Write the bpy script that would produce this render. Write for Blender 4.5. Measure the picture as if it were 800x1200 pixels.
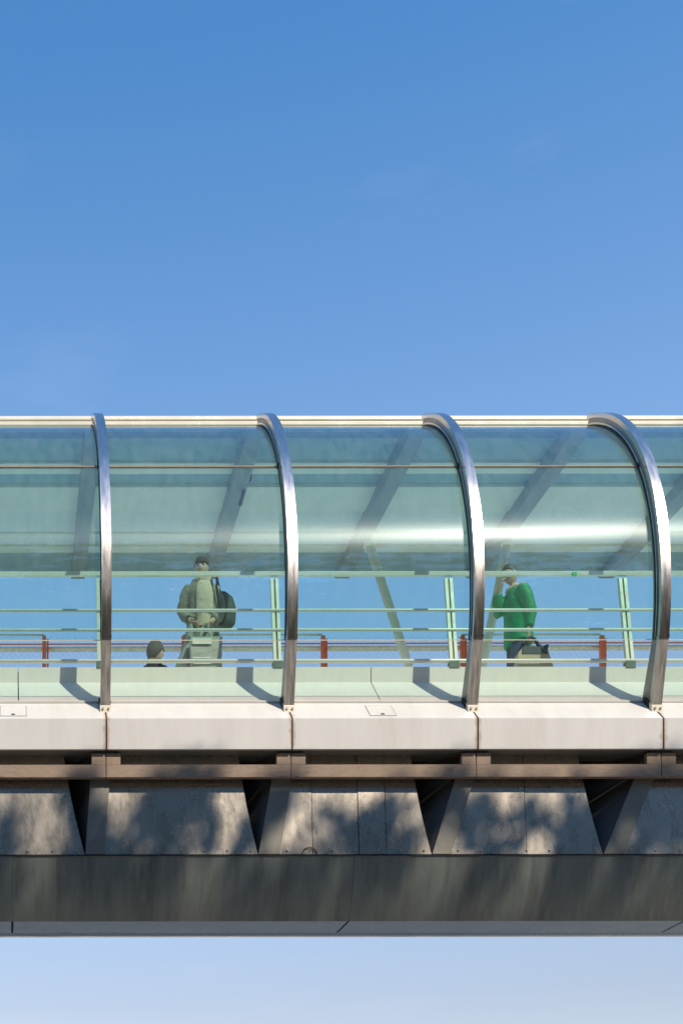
import bpy, bmesh, math, random
from mathutils import Vector, Matrix, noise
R = math.radians
rnd = random.Random(11)
scene = bpy.context.scene
for o in list(bpy.data.objects): bpy.data.objects.remove(o)
col = scene.collection

# ------------------------------------------------------------------ camera
EYE = 1.6                      # eye height over the ground
F = 1631.0                     # focal length in photo pixels (800 x 1200)
PX, PY = 10.0, 1480.0          # where the level view axis meets the picture plane
cam_d = bpy.data.cameras.new('camera')
cam = bpy.data.objects.new('camera', cam_d); col.objects.link(cam)
cam.location = (0, 0, EYE); cam.rotation_euler = (R(90), R(0.06), 0)
cam_d.sensor_fit = 'VERTICAL'; cam_d.sensor_height = 36.0; cam_d.sensor_width = 24.0
cam_d.lens = F / 1200 * 36
cam_d.shift_x = (400 - PX) / 1200; cam_d.shift_y = (PY - 600) / 1200
cam_d.clip_end = 5000
scene.camera = cam

# ------------------------------------------------------------------ sky and sun
SUN = Vector((0.314, -0.622, 0.782)).normalized()       # direction towards the sun
SL = SUN.z / -SUN.y; SA = SUN.x / -SUN.y                # rise and side step per metre of depth
elev = math.asin(SUN.z); azim = math.atan2(SUN.x, SUN.y)
world = bpy.data.worlds.new('World'); scene.world = world; world.use_nodes = True
wn = world.node_tree; wn.nodes.clear()
def N(nt, t, **kw):
    n = nt.nodes.new(t)
    for k, v in kw.items():
        if k in n.inputs: n.inputs[k].default_value = v
        else: setattr(n, k, v)
    return n
sky = N(wn, 'ShaderNodeTexSky', sky_type='NISHITA', sun_disc=False, sun_elevation=elev, sun_rotation=azim,
        altitude=20, air_density=1.3, dust_density=0.0, ozone_density=4.0)
tc = N(wn, 'ShaderNodeTexCoord')
mp = N(wn, 'ShaderNodeMapping'); mp.inputs['Scale'].default_value = (1.6, 1.6, 5.0)
nz = N(wn, 'ShaderNodeTexNoise'); nz.inputs['Scale'].default_value = 2.6; nz.inputs['Detail'].default_value = 7; nz.inputs['Roughness'].default_value = .62
cr = N(wn, 'ShaderNodeMapRange'); cr.inputs[1].default_value = .56; cr.inputs[2].default_value = .86; cr.inputs[3].default_value = 0; cr.inputs[4].default_value = .045
mx = N(wn, 'ShaderNodeMix', data_type='RGBA'); mx.inputs[7].default_value = (7.2, 7.0, 7.4, 1)
bg = N(wn, 'ShaderNodeBackground'); bg.inputs['Strength'].default_value = 0.15
wo = N(wn, 'ShaderNodeOutputWorld')
L = wn.links.new
L(tc.outputs['Generated'], mp.inputs['Vector']); L(mp.outputs[0], nz.inputs['Vector']); L(nz.outputs['Fac'], cr.inputs[0])
sx = N(wn, 'ShaderNodeSeparateXYZ'); L(tc.outputs['Generated'], sx.inputs[0])
rp = N(wn, 'ShaderNodeValToRGB'); el = rp.color_ramp.elements            # the photograph's deep, clean blue: hue by elevation
el[0].position = .18; el[0].color = (.78, .61, .58, 1); el[1].position = .66; el[1].color = (.44, .78, .96, 1)
e_ = el.new(.48); e_.color = (.89, .96, 1.0, 1); e_ = el.new(.36); e_.color = (.98, .93, .92, 1)
mt = N(wn, 'ShaderNodeMix', data_type='RGBA', blend_type='MULTIPLY'); mt.inputs[0].default_value = 1
L(sx.outputs['Z'], rp.inputs[0]); L(sky.outputs[0], mt.inputs[6]); L(rp.outputs[0], mt.inputs[7])
L(cr.outputs[0], mx.inputs[0]); L(mt.outputs[2], mx.inputs[6]); L(mx.outputs[2], bg.inputs['Color']); L(bg.outputs[0], wo.inputs[0])

sd = bpy.data.lights.new('sun', 'SUN'); sd.energy = 3.1; sd.angle = R(0.53); sd.color = (1.0, 0.89, 0.74)
so = bpy.data.objects.new('sun', sd); col.objects.link(so)
so.location = SUN * 60; so.rotation_euler = SUN.to_track_quat('Z', 'Y').to_euler()
scene.view_settings.view_transform = 'Standard'; scene.view_settings.look = 'None'
scene.view_settings.exposure = 0.5; scene.view_settings.gamma = 1.0; scene.view_settings.use_curve_mapping = False
scene.render.engine = 'CYCLES'
scene.cycles.transparent_max_bounces = 24; scene.cycles.max_bounces = 10
scene.render.resolution_x = 682; scene.render.resolution_y = 1024

# ------------------------------------------------------------------ materials
def mat(name, base, rough=.5, metal=0., var=.12, scale=6., bump=0., bscale=60., stretch=(1,1,1), spec=.5, streak=0., coat=0., dirt=None, dscale=3., dmin=.56, dmax=.75):
    m = bpy.data.materials.new(name); m.use_nodes = True
    nt = m.node_tree; b = nt.nodes['Principled BSDF']; lk = nt.links.new
    b.inputs['Roughness'].default_value = rough; b.inputs['Metallic'].default_value = metal
    b.inputs['Specular IOR Level'].default_value = spec; b.inputs['Coat Weight'].default_value = coat
    tc = N(nt, 'ShaderNodeTexCoord'); mp = N(nt, 'ShaderNodeMapping'); mp.inputs['Scale'].default_value = stretch
    geo = N(nt, 'ShaderNodeNewGeometry')
    lk(geo.outputs['Position'], mp.inputs['Vector'])
    n1 = N(nt, 'ShaderNodeTexNoise'); n1.inputs['Scale'].default_value = scale; n1.inputs['Detail'].default_value = 8; n1.inputs['Roughness'].default_value = .6
    lk(mp.outputs[0], n1.inputs['Vector'])
    mr = N(nt, 'ShaderNodeMapRange'); mr.inputs[1].default_value = .25; mr.inputs[2].default_value = .75
    mr.inputs[3].default_value = 1 - var; mr.inputs[4].default_value = 1 + var
    lk(n1.outputs['Fac'], mr.inputs[0])
    mm = N(nt, 'ShaderNodeMix', data_type='RGBA', blend_type='MULTIPLY'); mm.inputs[0].default_value = 1
    mm.inputs[6].default_value = (*base, 1); lk(mr.outputs[0], mm.inputs[7])
    out = mm.outputs[2]
    if dirt:
        n2 = N(nt, 'ShaderNodeTexNoise'); n2.inputs['Scale'].default_value = dscale; n2.inputs['Detail'].default_value = 9; n2.inputs['Roughness'].default_value = .65
        lk(mp.outputs[0], n2.inputs['Vector'])
        r2 = N(nt, 'ShaderNodeMapRange'); r2.inputs[1].default_value = dmin; r2.inputs[2].default_value = dmax
        lk(n2.outputs['Fac'], r2.inputs[0])
        m2 = N(nt, 'ShaderNodeMix', data_type='RGBA'); m2.inputs[7].default_value = (*dirt, 1)
        lk(r2.outputs[0], m2.inputs[0]); lk(out, m2.inputs[6]); out = m2.outputs[2]
    lk(out, b.inputs['Base Color'])
    rr = N(nt, 'ShaderNodeMapRange'); rr.inputs[1].default_value = .3; rr.inputs[2].default_value = .7
    rr.inputs[3].default_value = max(.02, rough * .82); rr.inputs[4].default_value = min(1, rough * 1.2)
    lk(n1.outputs['Fac'], rr.inputs[0]); lk(rr.outputs[0], b.inputs['Roughness'])
    if bump > 0:
        n3 = N(nt, 'ShaderNodeTexNoise'); n3.inputs['Scale'].default_value = bscale; n3.inputs['Detail'].default_value = 5
        lk(mp.outputs[0], n3.inputs['Vector'])
        bp = N(nt, 'ShaderNodeBump'); bp.inputs['Strength'].default_value = bump; bp.inputs['Distance'].default_value = .02
        lk(n3.outputs['Fac'], bp.inputs['Height']); lk(bp.outputs[0], b.inputs['Normal'])
    return m

def glass(name, tint, sharp=.03, wide=.24, wmix=.5, ior=1.5, streaks=.05):
    m = bpy.data.materials.new(name); m.use_nodes = True
    nt = m.node_tree; nt.nodes.clear(); lk = nt.links.new
    o = N(nt, 'ShaderNodeOutputMaterial')
    geo = N(nt, 'ShaderNodeNewGeometry'); mp = N(nt, 'ShaderNodeMapping'); mp.inputs['Scale'].default_value = (.5, 2, 5)
    lk(geo.outputs['Position'], mp.inputs['Vector'])
    nn = N(nt, 'ShaderNodeTexNoise'); nn.inputs['Scale'].default_value = 1.4; nn.inputs['Detail'].default_value = 3
    lk(mp.outputs[0], nn.inputs['Vector'])
    bp = N(nt, 'ShaderNodeBump'); bp.inputs['Strength'].default_value = .012; bp.inputs['Distance'].default_value = .02
    lk(nn.outputs['Fac'], bp.inputs['Height'])
    oi = N(nt, 'ShaderNodeObjectInfo'); tm = N(nt, 'ShaderNodeMix', data_type='RGBA')          # panes differ a little in tint
    tm.inputs[6].default_value = (tint[0] * .975, tint[1] * .99, tint[2] * .99, 1); tm.inputs[7].default_value = (min(1, tint[0] * 1.025), min(1, tint[1] * 1.01), min(1, tint[2] * 1.01), 1)
    lk(oi.outputs['Random'], tm.inputs[0])
    tr = N(nt, 'ShaderNodeBsdfTransparent'); lk(tm.outputs[2], tr.inputs['Color'])
    g1 = N(nt, 'ShaderNodeBsdfGlossy'); g1.inputs['Roughness'].default_value = sharp; g1.inputs['Color'].default_value = (.95, .97, 1, 1)
    g2 = N(nt, 'ShaderNodeBsdfGlossy'); g2.inputs['Roughness'].default_value = wide; g2.inputs['Anisotropy'].default_value = -.38     # fine horizontal wipe marks
    tv = N(nt, 'ShaderNodeCombineXYZ'); tv.inputs[0].default_value = 1; lk(tv.outputs[0], g2.inputs['Tangent'])
    lk(bp.outputs[0], g1.inputs['Normal']); lk(bp.outputs[0], g2.inputs['Normal'])
    mg = N(nt, 'ShaderNodeMixShader'); mg.inputs[0].default_value = wmix
    lk(g1.outputs[0], mg.inputs[1]); lk(g2.outputs[0], mg.inputs[2])
    fr = N(nt, 'ShaderNodeFresnel'); io = N(nt, 'ShaderNodeMapRange'); io.inputs[3].default_value = ior; io.inputs[4].default_value = 1 / ior
    lk(geo.outputs['Backfacing'], io.inputs[0]); lk(io.outputs[0], fr.inputs['IOR'])
    ms = N(nt, 'ShaderNodeMixShader'); lk(fr.outputs[0], ms.inputs[0]); lk(tr.outputs[0], ms.inputs[1]); lk(mg.outputs[0], ms.inputs[2])
    # thin film of dust
    df = N(nt, 'ShaderNodeBsdfDiffuse'); df.inputs['Color'].default_value = (.7, .74, .72, 1)
    mp2 = N(nt, 'ShaderNodeMapping'); mp2.inputs['Scale'].default_value = (3, 1.2, .9); lk(geo.outputs['Position'], mp2.inputs['Vector'])
    n2 = N(nt, 'ShaderNodeTexNoise'); n2.inputs['Scale'].default_value = 4; n2.inputs['Detail'].default_value = 8; lk(mp2.outputs[0], n2.inputs['Vector'])
    r2 = N(nt, 'ShaderNodeMapRange'); r2.inputs[1].default_value = .35; r2.inputs[2].default_value = .8; r2.inputs[3].default_value = .008; r2.inputs[4].default_value = streaks
    lk(n2.outputs['Fac'], r2.inputs[0])
    m3 = N(nt, 'ShaderNodeMixShader'); lk(r2.outputs[0], m3.inputs[0]); lk(ms.outputs[0], m3.inputs[1]); lk(df.outputs[0], m3.inputs[2])
    lk(m3.outputs[0], o.inputs[0])
    return m

M = {}
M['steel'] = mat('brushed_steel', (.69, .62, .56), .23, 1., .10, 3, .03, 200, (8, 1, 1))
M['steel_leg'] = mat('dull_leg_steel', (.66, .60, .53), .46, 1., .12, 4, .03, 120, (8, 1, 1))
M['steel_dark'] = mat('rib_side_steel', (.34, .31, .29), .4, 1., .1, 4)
M['rubber'] = mat('black_rubber', (.015, .015, .016), .6)
M['white'] = mat('off_white_enamel', (.71, .68, .63), .42, 0, .05, 2.2, .02, 14, (4, 1, .6), dirt=(.50, .45, .39), dscale=1.1, dmin=.52, dmax=.88)
def joint_rust(m, x0, pitch, colr):
    nt = m.node_tree; lk = nt.links.new; b = nt.nodes['Principled BSDF']
    src = b.inputs['Base Color'].links[0].from_socket
    geo = N(nt, 'ShaderNodeNewGeometry'); sp = N(nt, 'ShaderNodeSeparateXYZ'); lk(geo.outputs['Position'], sp.inputs[0])
    def mth(op, a, bb):
        n = N(nt, 'ShaderNodeMath', operation=op)
        for i, v in enumerate((a, bb)):
            if v is None: continue
            if isinstance(v, (int, float)): n.inputs[i].default_value = v
            else: lk(v, n.inputs[i])
        return n.outputs[0]
    d = mth('ABSOLUTE', mth('SUBTRACT', mth('PINGPONG', mth('SUBTRACT', sp.outputs[0], x0), pitch / 2), 0), None)
    nz = N(nt, 'ShaderNodeTexNoise'); nz.inputs['Scale'].default_value = 9; nz.inputs['Detail'].default_value = 8; lk(geo.outputs['Position'], nz.inputs['Vector'])
    w = mth('MULTIPLY', nz.outputs['Fac'], .11)
    f = N(nt, 'ShaderNodeMapRange'); lk(mth('SUBTRACT', d, w), f.inputs[0]); f.inputs[1].default_value = -.05; f.inputs[2].default_value = -.015; f.inputs[3].default_value = .8; f.inputs[4].default_value = 0
    mxx = N(nt, 'ShaderNodeMix', data_type='RGBA'); lk(f.outputs[0], mxx.inputs[0]); lk(src, mxx.inputs[6]); mxx.inputs[7].default_value = (*colr, 1)
    lk(mxx.outputs[2], b.inputs['Base Color'])
joint_rust(M['white'], 1.064, 2.0, (.42, .31, .22))
M['inner'] = mat('pale_green_enamel', (.96, .83, .77), .5, 0, .03, 3)
M['rust'] = mat('rusty_steel', (.10, .055, .035), .8, 0, .3, 30)
M['rail'] = mat('pale_rail_paint', (.97, .87, .77), .28, 0, .03, 5, spec=.6)
M['strut'] = mat('pale_strut_paint', (.93, .93, .86), .35, 0, .02)
M['post'] = mat('post_paint', (.66, .60, .50), .4, 0, .08, 6)
M['railfoot'] = mat('dark_post_foot', (.16, .19, .16), .5)
M['roof'] = mat('roof_sheet', (.5, .5, .5), .5, .3)
M['trim'] = mat('cream_roof_trim', (.90, .81, .64), .25, .12, .05, 4)
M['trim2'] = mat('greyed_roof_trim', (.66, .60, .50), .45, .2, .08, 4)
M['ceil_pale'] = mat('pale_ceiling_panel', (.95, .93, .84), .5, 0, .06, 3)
M['ceil_blue'] = mat('blue_ceiling_and_reflection', (.36, .50, .54), .4, 0, .06, 3)
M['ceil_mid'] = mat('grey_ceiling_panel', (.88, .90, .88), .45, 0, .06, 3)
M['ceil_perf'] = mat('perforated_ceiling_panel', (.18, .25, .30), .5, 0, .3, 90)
M['beam'] = mat('grey_beam_paint', (.30, .34, .34), .5, 0, .08, 4)
M['deck'] = mat('pale_deck', (.84, .80, .72), .7, 0, .1, 8)
M['bar'] = mat('brown_painted_bar', (.33, .235, .165), .6, 0, .22, 12, .1, 60, (1, 1, 4), dirt=(.13, .075, .045), dscale=5, dmin=.60, dmax=.8)
M['sheet'] = mat('weathered_metal_sheet', (.50, .445, .375), .28, .82, .14, 5, .07, 14, (1.6, 1, .7), dirt=(.33, .29, .24), dscale=2.5, dmin=.5, dmax=.9)
M['fin'] = mat('dull_grey_fin', (.22, .205, .17), .5, .3, .12, 5)
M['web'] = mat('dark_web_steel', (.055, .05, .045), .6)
M['soffit'] = mat('grey_soffit', (.22, .225, .20), .5, .2, .15, 5)
M['girder'] = mat('dark_girder_paint', (.215, .235, .215), .34, .2, .18, 3, .05, 18, (5, 1, .7), dirt=(.10, .095, .085), dscale=1.2, dmin=.5, dmax=.8)
M['girder2'] = mat('soffit_blue_reflection', (.27, .37, .46), .28, .15, .1, 3, dirt=(.10, .10, .09), dscale=4, dmin=.58, dmax=.8)  # blue reflection on the underside, put into the base colour
M['seam'] = mat('dark_seam', (.02, .02, .02), .8)
M['tglass'] = glass('teal_tinted_glass', (.812, .950, .915), .022, .25, .13, 1.56, .045)
M['cglass'] = glass('clear_kick_glass', (.955, .975, .95), .02, .2, .1, 1.4, .04)
M['red'] = mat('red_post_paint', (.85, .17, .08), .5, 0, .15, 12)
M['rope'] = mat('beige_pipe', (.92, .86, .74), .7, 0, .2, 20)
M['mesh'] = mat('grey_wire', (.75, .74, .76), .5, .3)
M['ground'] = mat('paving', (.27, .24, .20), .85, 0, .3, .6, .2, 8)
M['bark'] = mat('bark', (.10, .08, .06), .9, 0, .3, 6, .4, 20, (3, 3, .6))
M['leaf'] = mat('leaf', (.08, .115, .04), .5, 0, .35, 3)
M['lock'] = mat('dark_lock', (.06, .06, .06), .5)

# ------------------------------------------------------------------ helpers
def zz(y, Y): return EYE + (PY - y) * Y / F
def xx(x, Y): return (x - PX) * Y / F
def tag(o, label=None, cat=None, group=None, kind=None):
    if label: o['label'] = label
    if cat: o['category'] = cat
    if group: o['group'] = group
    if kind: o['kind'] = kind
    return o
def empty(name, loc, rz=0):
    e = bpy.data.objects.new(name, None); e.location = loc; e.rotation_euler = (0, 0, rz); e.empty_display_size = .2
    col.objects.link(e); e['_m'] = 0; del e['_m']
    return e
def wm(o):
    m = Matrix.LocRotScale(o.location, o.rotation_euler, o.scale)
    return (wm(o.parent) @ o.matrix_parent_inverse @ m) if o.parent else m
def link(name, me, parent=None, loc=(0, 0, 0), world_space=True):
    o = bpy.data.objects.new(name, me); col.objects.link(o); o.location = loc
    if parent:
        o.parent = parent
        if world_space: o.matrix_parent_inverse = wm(parent).inverted()
    return o
def finish(bm, name, m, smooth=False, bevel=0., seg=1):
    if bevel > 0:
        bmesh.ops.bevel(bm, geom=[e for e in bm.edges if len(e.link_faces) == 2 and e.calc_face_angle(0) > .6], offset=bevel, segments=seg, affect='EDGES', clamp_overlap=True)
    bmesh.ops.recalc_face_normals(bm, faces=bm.faces)
    me = bpy.data.meshes.new(name); bm.to_mesh(me); bm.free()
    if m: me.materials.append(m)
    if smooth:
        for p in me.polygons: p.use_smooth = True
    return me
def b_box(bm, lo, hi):
    v = [bm.verts.new((x, y, z)) for x in (lo[0], hi[0]) for y in (lo[1], hi[1]) for z in (lo[2], hi[2])]
    for f in ((0,1,3,2),(4,6,7,5),(0,4,5,1),(2,3,7,6),(0,2,6,4),(1,5,7,3)): bm.faces.new([v[i] for i in f])
def box(name, lo, hi, m, bevel=.004):
    bm = bmesh.new(); b_box(bm, lo, hi); return finish(bm, name, m, bevel=bevel)
def b_prism(bm, prof, x0, x1):          # prof: list of (Y, Z), swept along X
    a = [bm.verts.new((x0, p[0], p[1])) for p in prof]; b = [bm.verts.new((x1, p[0], p[1])) for p in prof]
    n = len(prof); bm.faces.new(a); bm.faces.new(b[::-1])
    for i in range(n): bm.faces.new((a[i], b[i], b[(i+1) % n], a[(i+1) % n]))
def prism(name, prof, x0, x1, m, bevel=.003, smooth=False):
    bm = bmesh.new(); b_prism(bm, prof, x0, x1); return finish(bm, name, m, smooth, bevel)
def b_plate(bm, pts, depth):            # pts: (x, y, z) loop; thickened by vector depth
    d = Vector(depth); a = [bm.verts.new(p) for p in pts]; b = [bm.verts.new(Vector(p) + d) for p in pts]
    n = len(pts); bm.faces.new(a); bm.faces.new(b[::-1])
    for i in range(n): bm.faces.new((a[i], b[i], b[(i+1) % n], a[(i+1) % n]))
def plate(name, pts, depth, m, bevel=.002):
    bm = bmesh.new(); b_plate(bm, pts, depth); return finish(bm, name, m, bevel=bevel)
def b_tube(bm, pts, rad, seg=10, cap=True):
    pts = [Vector(p) for p in pts]; rings = []
    if not hasattr(rad, '__len__'): rad = [rad] * len(pts)
    for i, p in enumerate(pts):
        t = (pts[min(i+1, len(pts)-1)] - pts[max(i-1, 0)]).normalized()
        u = t.cross(Vector((0, 0, 1))) if abs(t.z) < .95 else t.cross(Vector((0, 1, 0)))
        u.normalize(); w = t.cross(u)
        rings.append([bm.verts.new(p + (u * math.cos(a) + w * math.sin(a)) * rad[i]) for a in [2*math.pi*k/seg for k in range(seg)]])
    for a, b in zip(rings, rings[1:]):
        for k in range(seg): bm.faces.new((a[k], a[(k+1) % seg], b[(k+1) % seg], b[k]))
    if cap: bm.faces.new(rings[0][::-1]); bm.faces.new(rings[-1])
def tube(name, pts, rad, m, seg=10):
    bm = bmesh.new(); b_tube(bm, pts, rad, seg); return finish(bm, name, m, True)

# ------------------------------------------------------------------ ground
g = link('ground', box('ground', (-900, -900, -1), (900, 900, 0), M['ground'], 0)); tag(g, kind='structure')

# ------------------------------------------------------------------ the footbridge
H = lambda h: EYE + h
K0, K1 = -3, 7                               # ribs (bays between them) that are built
XR = lambda k: 1.064 + 2.0 * k
XA, XB = XR(K0), XR(K1)
bridge = empty('footbridge', (4.0, 18.2, 0.0))
tag(bridge, 'long glass-sided footbridge with curved steel ribs against the blue sky', 'footbridge')
RC, YC, HC = 3.255, 18.20, 7.3                 # tube: radius, centre
def arc(theta, r=RC): return (YC - r * math.cos(theta), H(HC) + r * math.sin(theta))
T0, TJ, T1 = R(-22.6), R(-9.8), R(65.5)

def arc_piece(bm, x0, x1, r0, r1, ta, tb, n=40):
    lo, hi = [], []
    for i in range(n + 1):
        t = ta + (tb - ta) * i / n
        a, b = arc(t, r0), arc(t, r1)
        lo.append((bm.verts.new((x0, *a)), bm.verts.new((x1, *a)))); hi.append((bm.verts.new((x0, *b)), bm.verts.new((x1, *b))))
    for i in range(n):
        A, B, C, D = lo[i], lo[i+1], hi[i], hi[i+1]
        bm.faces.new((A[0], A[1], B[1], B[0])); bm.faces.new((C[0], D[0], D[1], C[1]))
        bm.faces.new((A[0], B[0], D[0], C[0])); bm.faces.new((A[1], C[1], D[1], B[1]))
    for q in (0, n):
        A, C = lo[q], hi[q]; bm.faces.new((A[0], C[0], C[1], A[1]))
def arcmesh(name, x0, x1, r0, r1, ta, tb, m, n=40, bevel=0.003):
    bm = bmesh.new(); arc_piece(bm, x0, x1, r0, r1, ta, tb, n)
    me = finish(bm, name, m, bevel=bevel)
    for p in me.polygons: p.use_smooth = True
    me.set_sharp_from_angle(angle=R(25))
    return me

# ribs -----------------------------------------------------------------
W = .053
rib_cap = arcmesh('rib', -W, W, RC - .050, RC, TJ, T1, M['steel'], 56)
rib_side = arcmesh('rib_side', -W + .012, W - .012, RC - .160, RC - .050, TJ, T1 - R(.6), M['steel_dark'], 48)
rib_line = arcmesh('clamp_strip', -W - .002, W + .002, RC - .118, RC - .100, TJ, T1 - R(.3), M['steel'], 48, .001)
rib_gask = arcmesh('gasket', -W - .006, W + .006, RC - .152, RC - .126, TJ, T1 - R(.2), M['rubber'], 48, .001)
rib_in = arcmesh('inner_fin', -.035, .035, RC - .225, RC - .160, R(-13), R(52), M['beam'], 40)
aj, bj = arc(TJ, RC), arc(TJ, RC - .20)
foot = (15.17, H(6.035)); foot_b = (15.42, H(6.26))
rib_low = bmesh.new()
b_plate(rib_low, [(-W, aj[0] + .003, aj[1] - .004), (-W, foot[0], foot[1]), (-W, foot[0] + .06, foot[1] + .05), (-W, aj[0] + .053, aj[1] + .006)], (2 * W, 0, 0))
rib_low = finish(rib_low, 'lower_leg', M['steel_leg'], bevel=.003)
low_side = bmesh.new()
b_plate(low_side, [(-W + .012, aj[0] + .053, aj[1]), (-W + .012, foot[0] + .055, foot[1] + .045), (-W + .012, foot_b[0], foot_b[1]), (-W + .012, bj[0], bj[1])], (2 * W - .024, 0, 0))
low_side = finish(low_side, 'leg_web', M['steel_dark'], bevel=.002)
coll = arcmesh('collar', -W - .003, W + .003, RC - .06, RC + .004, TJ - R(.35), TJ + R(.35), M['steel'], 4, .002)
shoe = prism('foot_shoe', [(foot[0] - .022, foot[1] - .045), (foot[0] - .018, foot[1] + .03), (foot[0] + .055, foot[1] + .09), (foot[0] + .06, foot[1] + .02)], -W - .006, W + .006, M['trim'], .004)
pad = prism('base_pad', [(foot[0] + .05, foot[1] + .01), (foot[0] + .05, foot[1] + .10), (foot[0] + .19, foot[1] + .20), (foot[0] + .19, foot[1] + .12)], -W - .012, W + .012, M['rubber'], .003)
clip = box('glass_clip', (-W - .012, arc(math.asin((8.87 - HC) / (RC - .138)), RC - .12)[0] - .02, H(8.87) - .02), (W + .012, arc(math.asin((8.87 - HC) / (RC - .138)), RC - .12)[0] + .03, H(8.87) + .02), M['rubber'], .003)
rbolt = bmesh.new(); bmesh.ops.create_cone(rbolt, segments=6, radius1=.012, radius2=.012, depth=.02, cap_ends=True, matrix=Matrix.Translation((0, foot[0] - .022, foot[1] - .005)) @ Matrix.Rotation(R(90), 4, 'X'))
rbolt = finish(rbolt, 'bolt', M['steel_dark'])
for k in range(K0, K1 + 1):
    x = XR(k)
    r_ = link('rib', rib_cap, bridge, (x, 0, 0))
    for nm, me in (('rib_side', rib_side), ('clamp_strip', rib_line), ('gasket', rib_gask), ('inner_fin', rib_in), ('lower_leg', rib_low),
                   ('leg_web', low_side), ('collar', coll), ('foot_shoe', shoe), ('base_pad', pad), ('glass_clip', clip)):
        link(nm, me, r_, (x, 0, 0))
    for s_x in (-.03, .03): link('bolt', rbolt, r_, (x + s_x, 0, 0))

# glazing ---------------------------------------------------------------
RG = RC - .138
TS = math.asin((8.87 - HC) / RG)
def glaze(name, ta, tb, m, n):
    bm = bmesh.new(); arc_piece(bm, .036, 1.964, RG - .012, RG, ta, tb, n)
    me = finish(bm, name, m)
    for p in me.polygons: p.use_smooth = True
    me.set_sharp_from_angle(angle=R(50))
    return me
g_top = glaze('glass_panel', TS + R(.18), R(69.0), M['tglass'], 48)
g_mid = glaze('glass_panel', TJ, TS - R(.18), M['tglass'], 48)
gb0, gb1 = arc(TJ - R(.1), RG), (15.365, H(6.215))
g_low = plate('glass_panel', [(.036, *gb0), (1.964, *gb0), (1.964, *gb1), (.036, *gb1)], (0, .012, .004), M['cglass'], 0)
g_joint = arcmesh('glass_joint', .02, 1.98, RG - .016, RG + .006, TS - R(.16), TS + R(.16), M['bar'], 2, .001)
g_seal = arcmesh('glass_edge_seal', .045, 1.955, RG - .010, RG + .004, TJ - R(.1), TJ + R(.02), M['trim'], 2, 0)
for k in range(K0, K1):
    x = XR(k)
    for me in (g_top, g_mid, g_low): link('glass_panel', me, bridge, (x, 0, 0))
    link('glass_joint', g_joint, bridge, (x, 0, 0)); link('glass_edge_seal', g_seal, bridge, (x, 0, 0))

# fascia: white edge panels with a sloped shoulder ------------------------
FY = 15.01
fb, ft = H(5.54), H(5.87)
sh = (15.345, H(6.168))
fprof = [(FY, fb), (FY, ft), sh, (sh[0] + .03, sh[1] - .03), (FY + .035, ft - .02), (FY + .035, fb)]
fas = prism('fascia_panel', fprof, .009, 1.991, M['white'], .004)
backing = prism('fascia_backing', [(FY + .012, fb + .004), (FY + .012, ft - .006), (sh[0] + .004, sh[1] - .012), (sh[0] + .05, sh[1] - .06), (FY + .06, ft - .05), (FY + .06, fb + .004)], -.05, .05, M['rust'], 0)
sill = prism('sill_strip', [(15.355, H(6.165)), (15.350, H(6.198)), (15.40, H(6.225)), (15.41, H(6.20))], .004, 1.996, M['white'], .003)
sill2 = prism('sill_seal', [(15.345, H(6.150)), (15.346, H(6.172)), (15.36, H(6.172)), (15.37, H(6.15))], .0, 2.0, M['rubber'], 0)
sl = (ft - sh[1]) / (FY - sh[0])
def on_slope(Y, off=0): return ft + (Y - FY) * sl + off
for k in range(K0, K1):
    x = XR(k)
    link('fascia_panel', fas, bridge, (x, 0, 0)); link('fascia_backing', backing, bridge, (x, 0, 0))
    link('sill_strip', sill, bridge, (x, 0, 0)); link('sill_seal', sill2, bridge, (x, 0, 0))
# inspection hatches let into the shoulder
hy0, hy1 = 15.06, 15.29
nrm = Vector((0, -sl, 1)).normalized()
def slope_plate(name, x0, x1, y0, y1, off, th, m, bevel=.0):
    p = [Vector((x0, y0, on_slope(y0))), Vector((x1, y0, on_slope(y0))), Vector((x1, y1, on_slope(y1))), Vector((x0, y1, on_slope(y1)))]
    return plate(name, [q + nrm * (off + th) for q in p], -nrm * th, m, bevel)
hatch_gap = slope_plate('hatch', -.145, .145, hy0, hy1, .0005, .0015, M['soffit'])
hatch_lid = slope_plate('hatch_lid', -.138, .138, hy0 + .006, hy1 - .006, .002, .002, M['white'])
hatch_lock = slope_plate('hatch_lock', -.02, .02, hy0 + .02, hy0 + .045, .004, .004, M['lock'])
for x in (.06, 4.06, 8.06):
    h_ = link('hatch', hatch_gap, bridge, (x, 0, 0))
    link('hatch_lid', hatch_lid, h_, (x, 0, 0)); link('hatch_lock', hatch_lock, h_, (x, 0, 0))

# inner slope, upstand and deck -----------------------------------------
UY = 15.80; c_h = H(6.587); u_h = H(6.762)
inner = prism('upstand_panel', [(15.40, H(6.215)), (UY, c_h), (UY, u_h), (UY + .16, u_h), (UY + .16, u_h - .03), (UY + .03, u_h - .03), (UY + .03, c_h - .02), (15.41, H(6.17))], .006, 3.994, M['inner'], .003)
for j in range(-2, 4): link('upstand_panel', inner, bridge, (.12 + 4 * j, 0, 0))
link('deck', box('deck', (XA - .06, UY + .04, H(6.55)), (XB + .06, 21.45, H(6.725)), M['deck'], .01), bridge)
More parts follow.
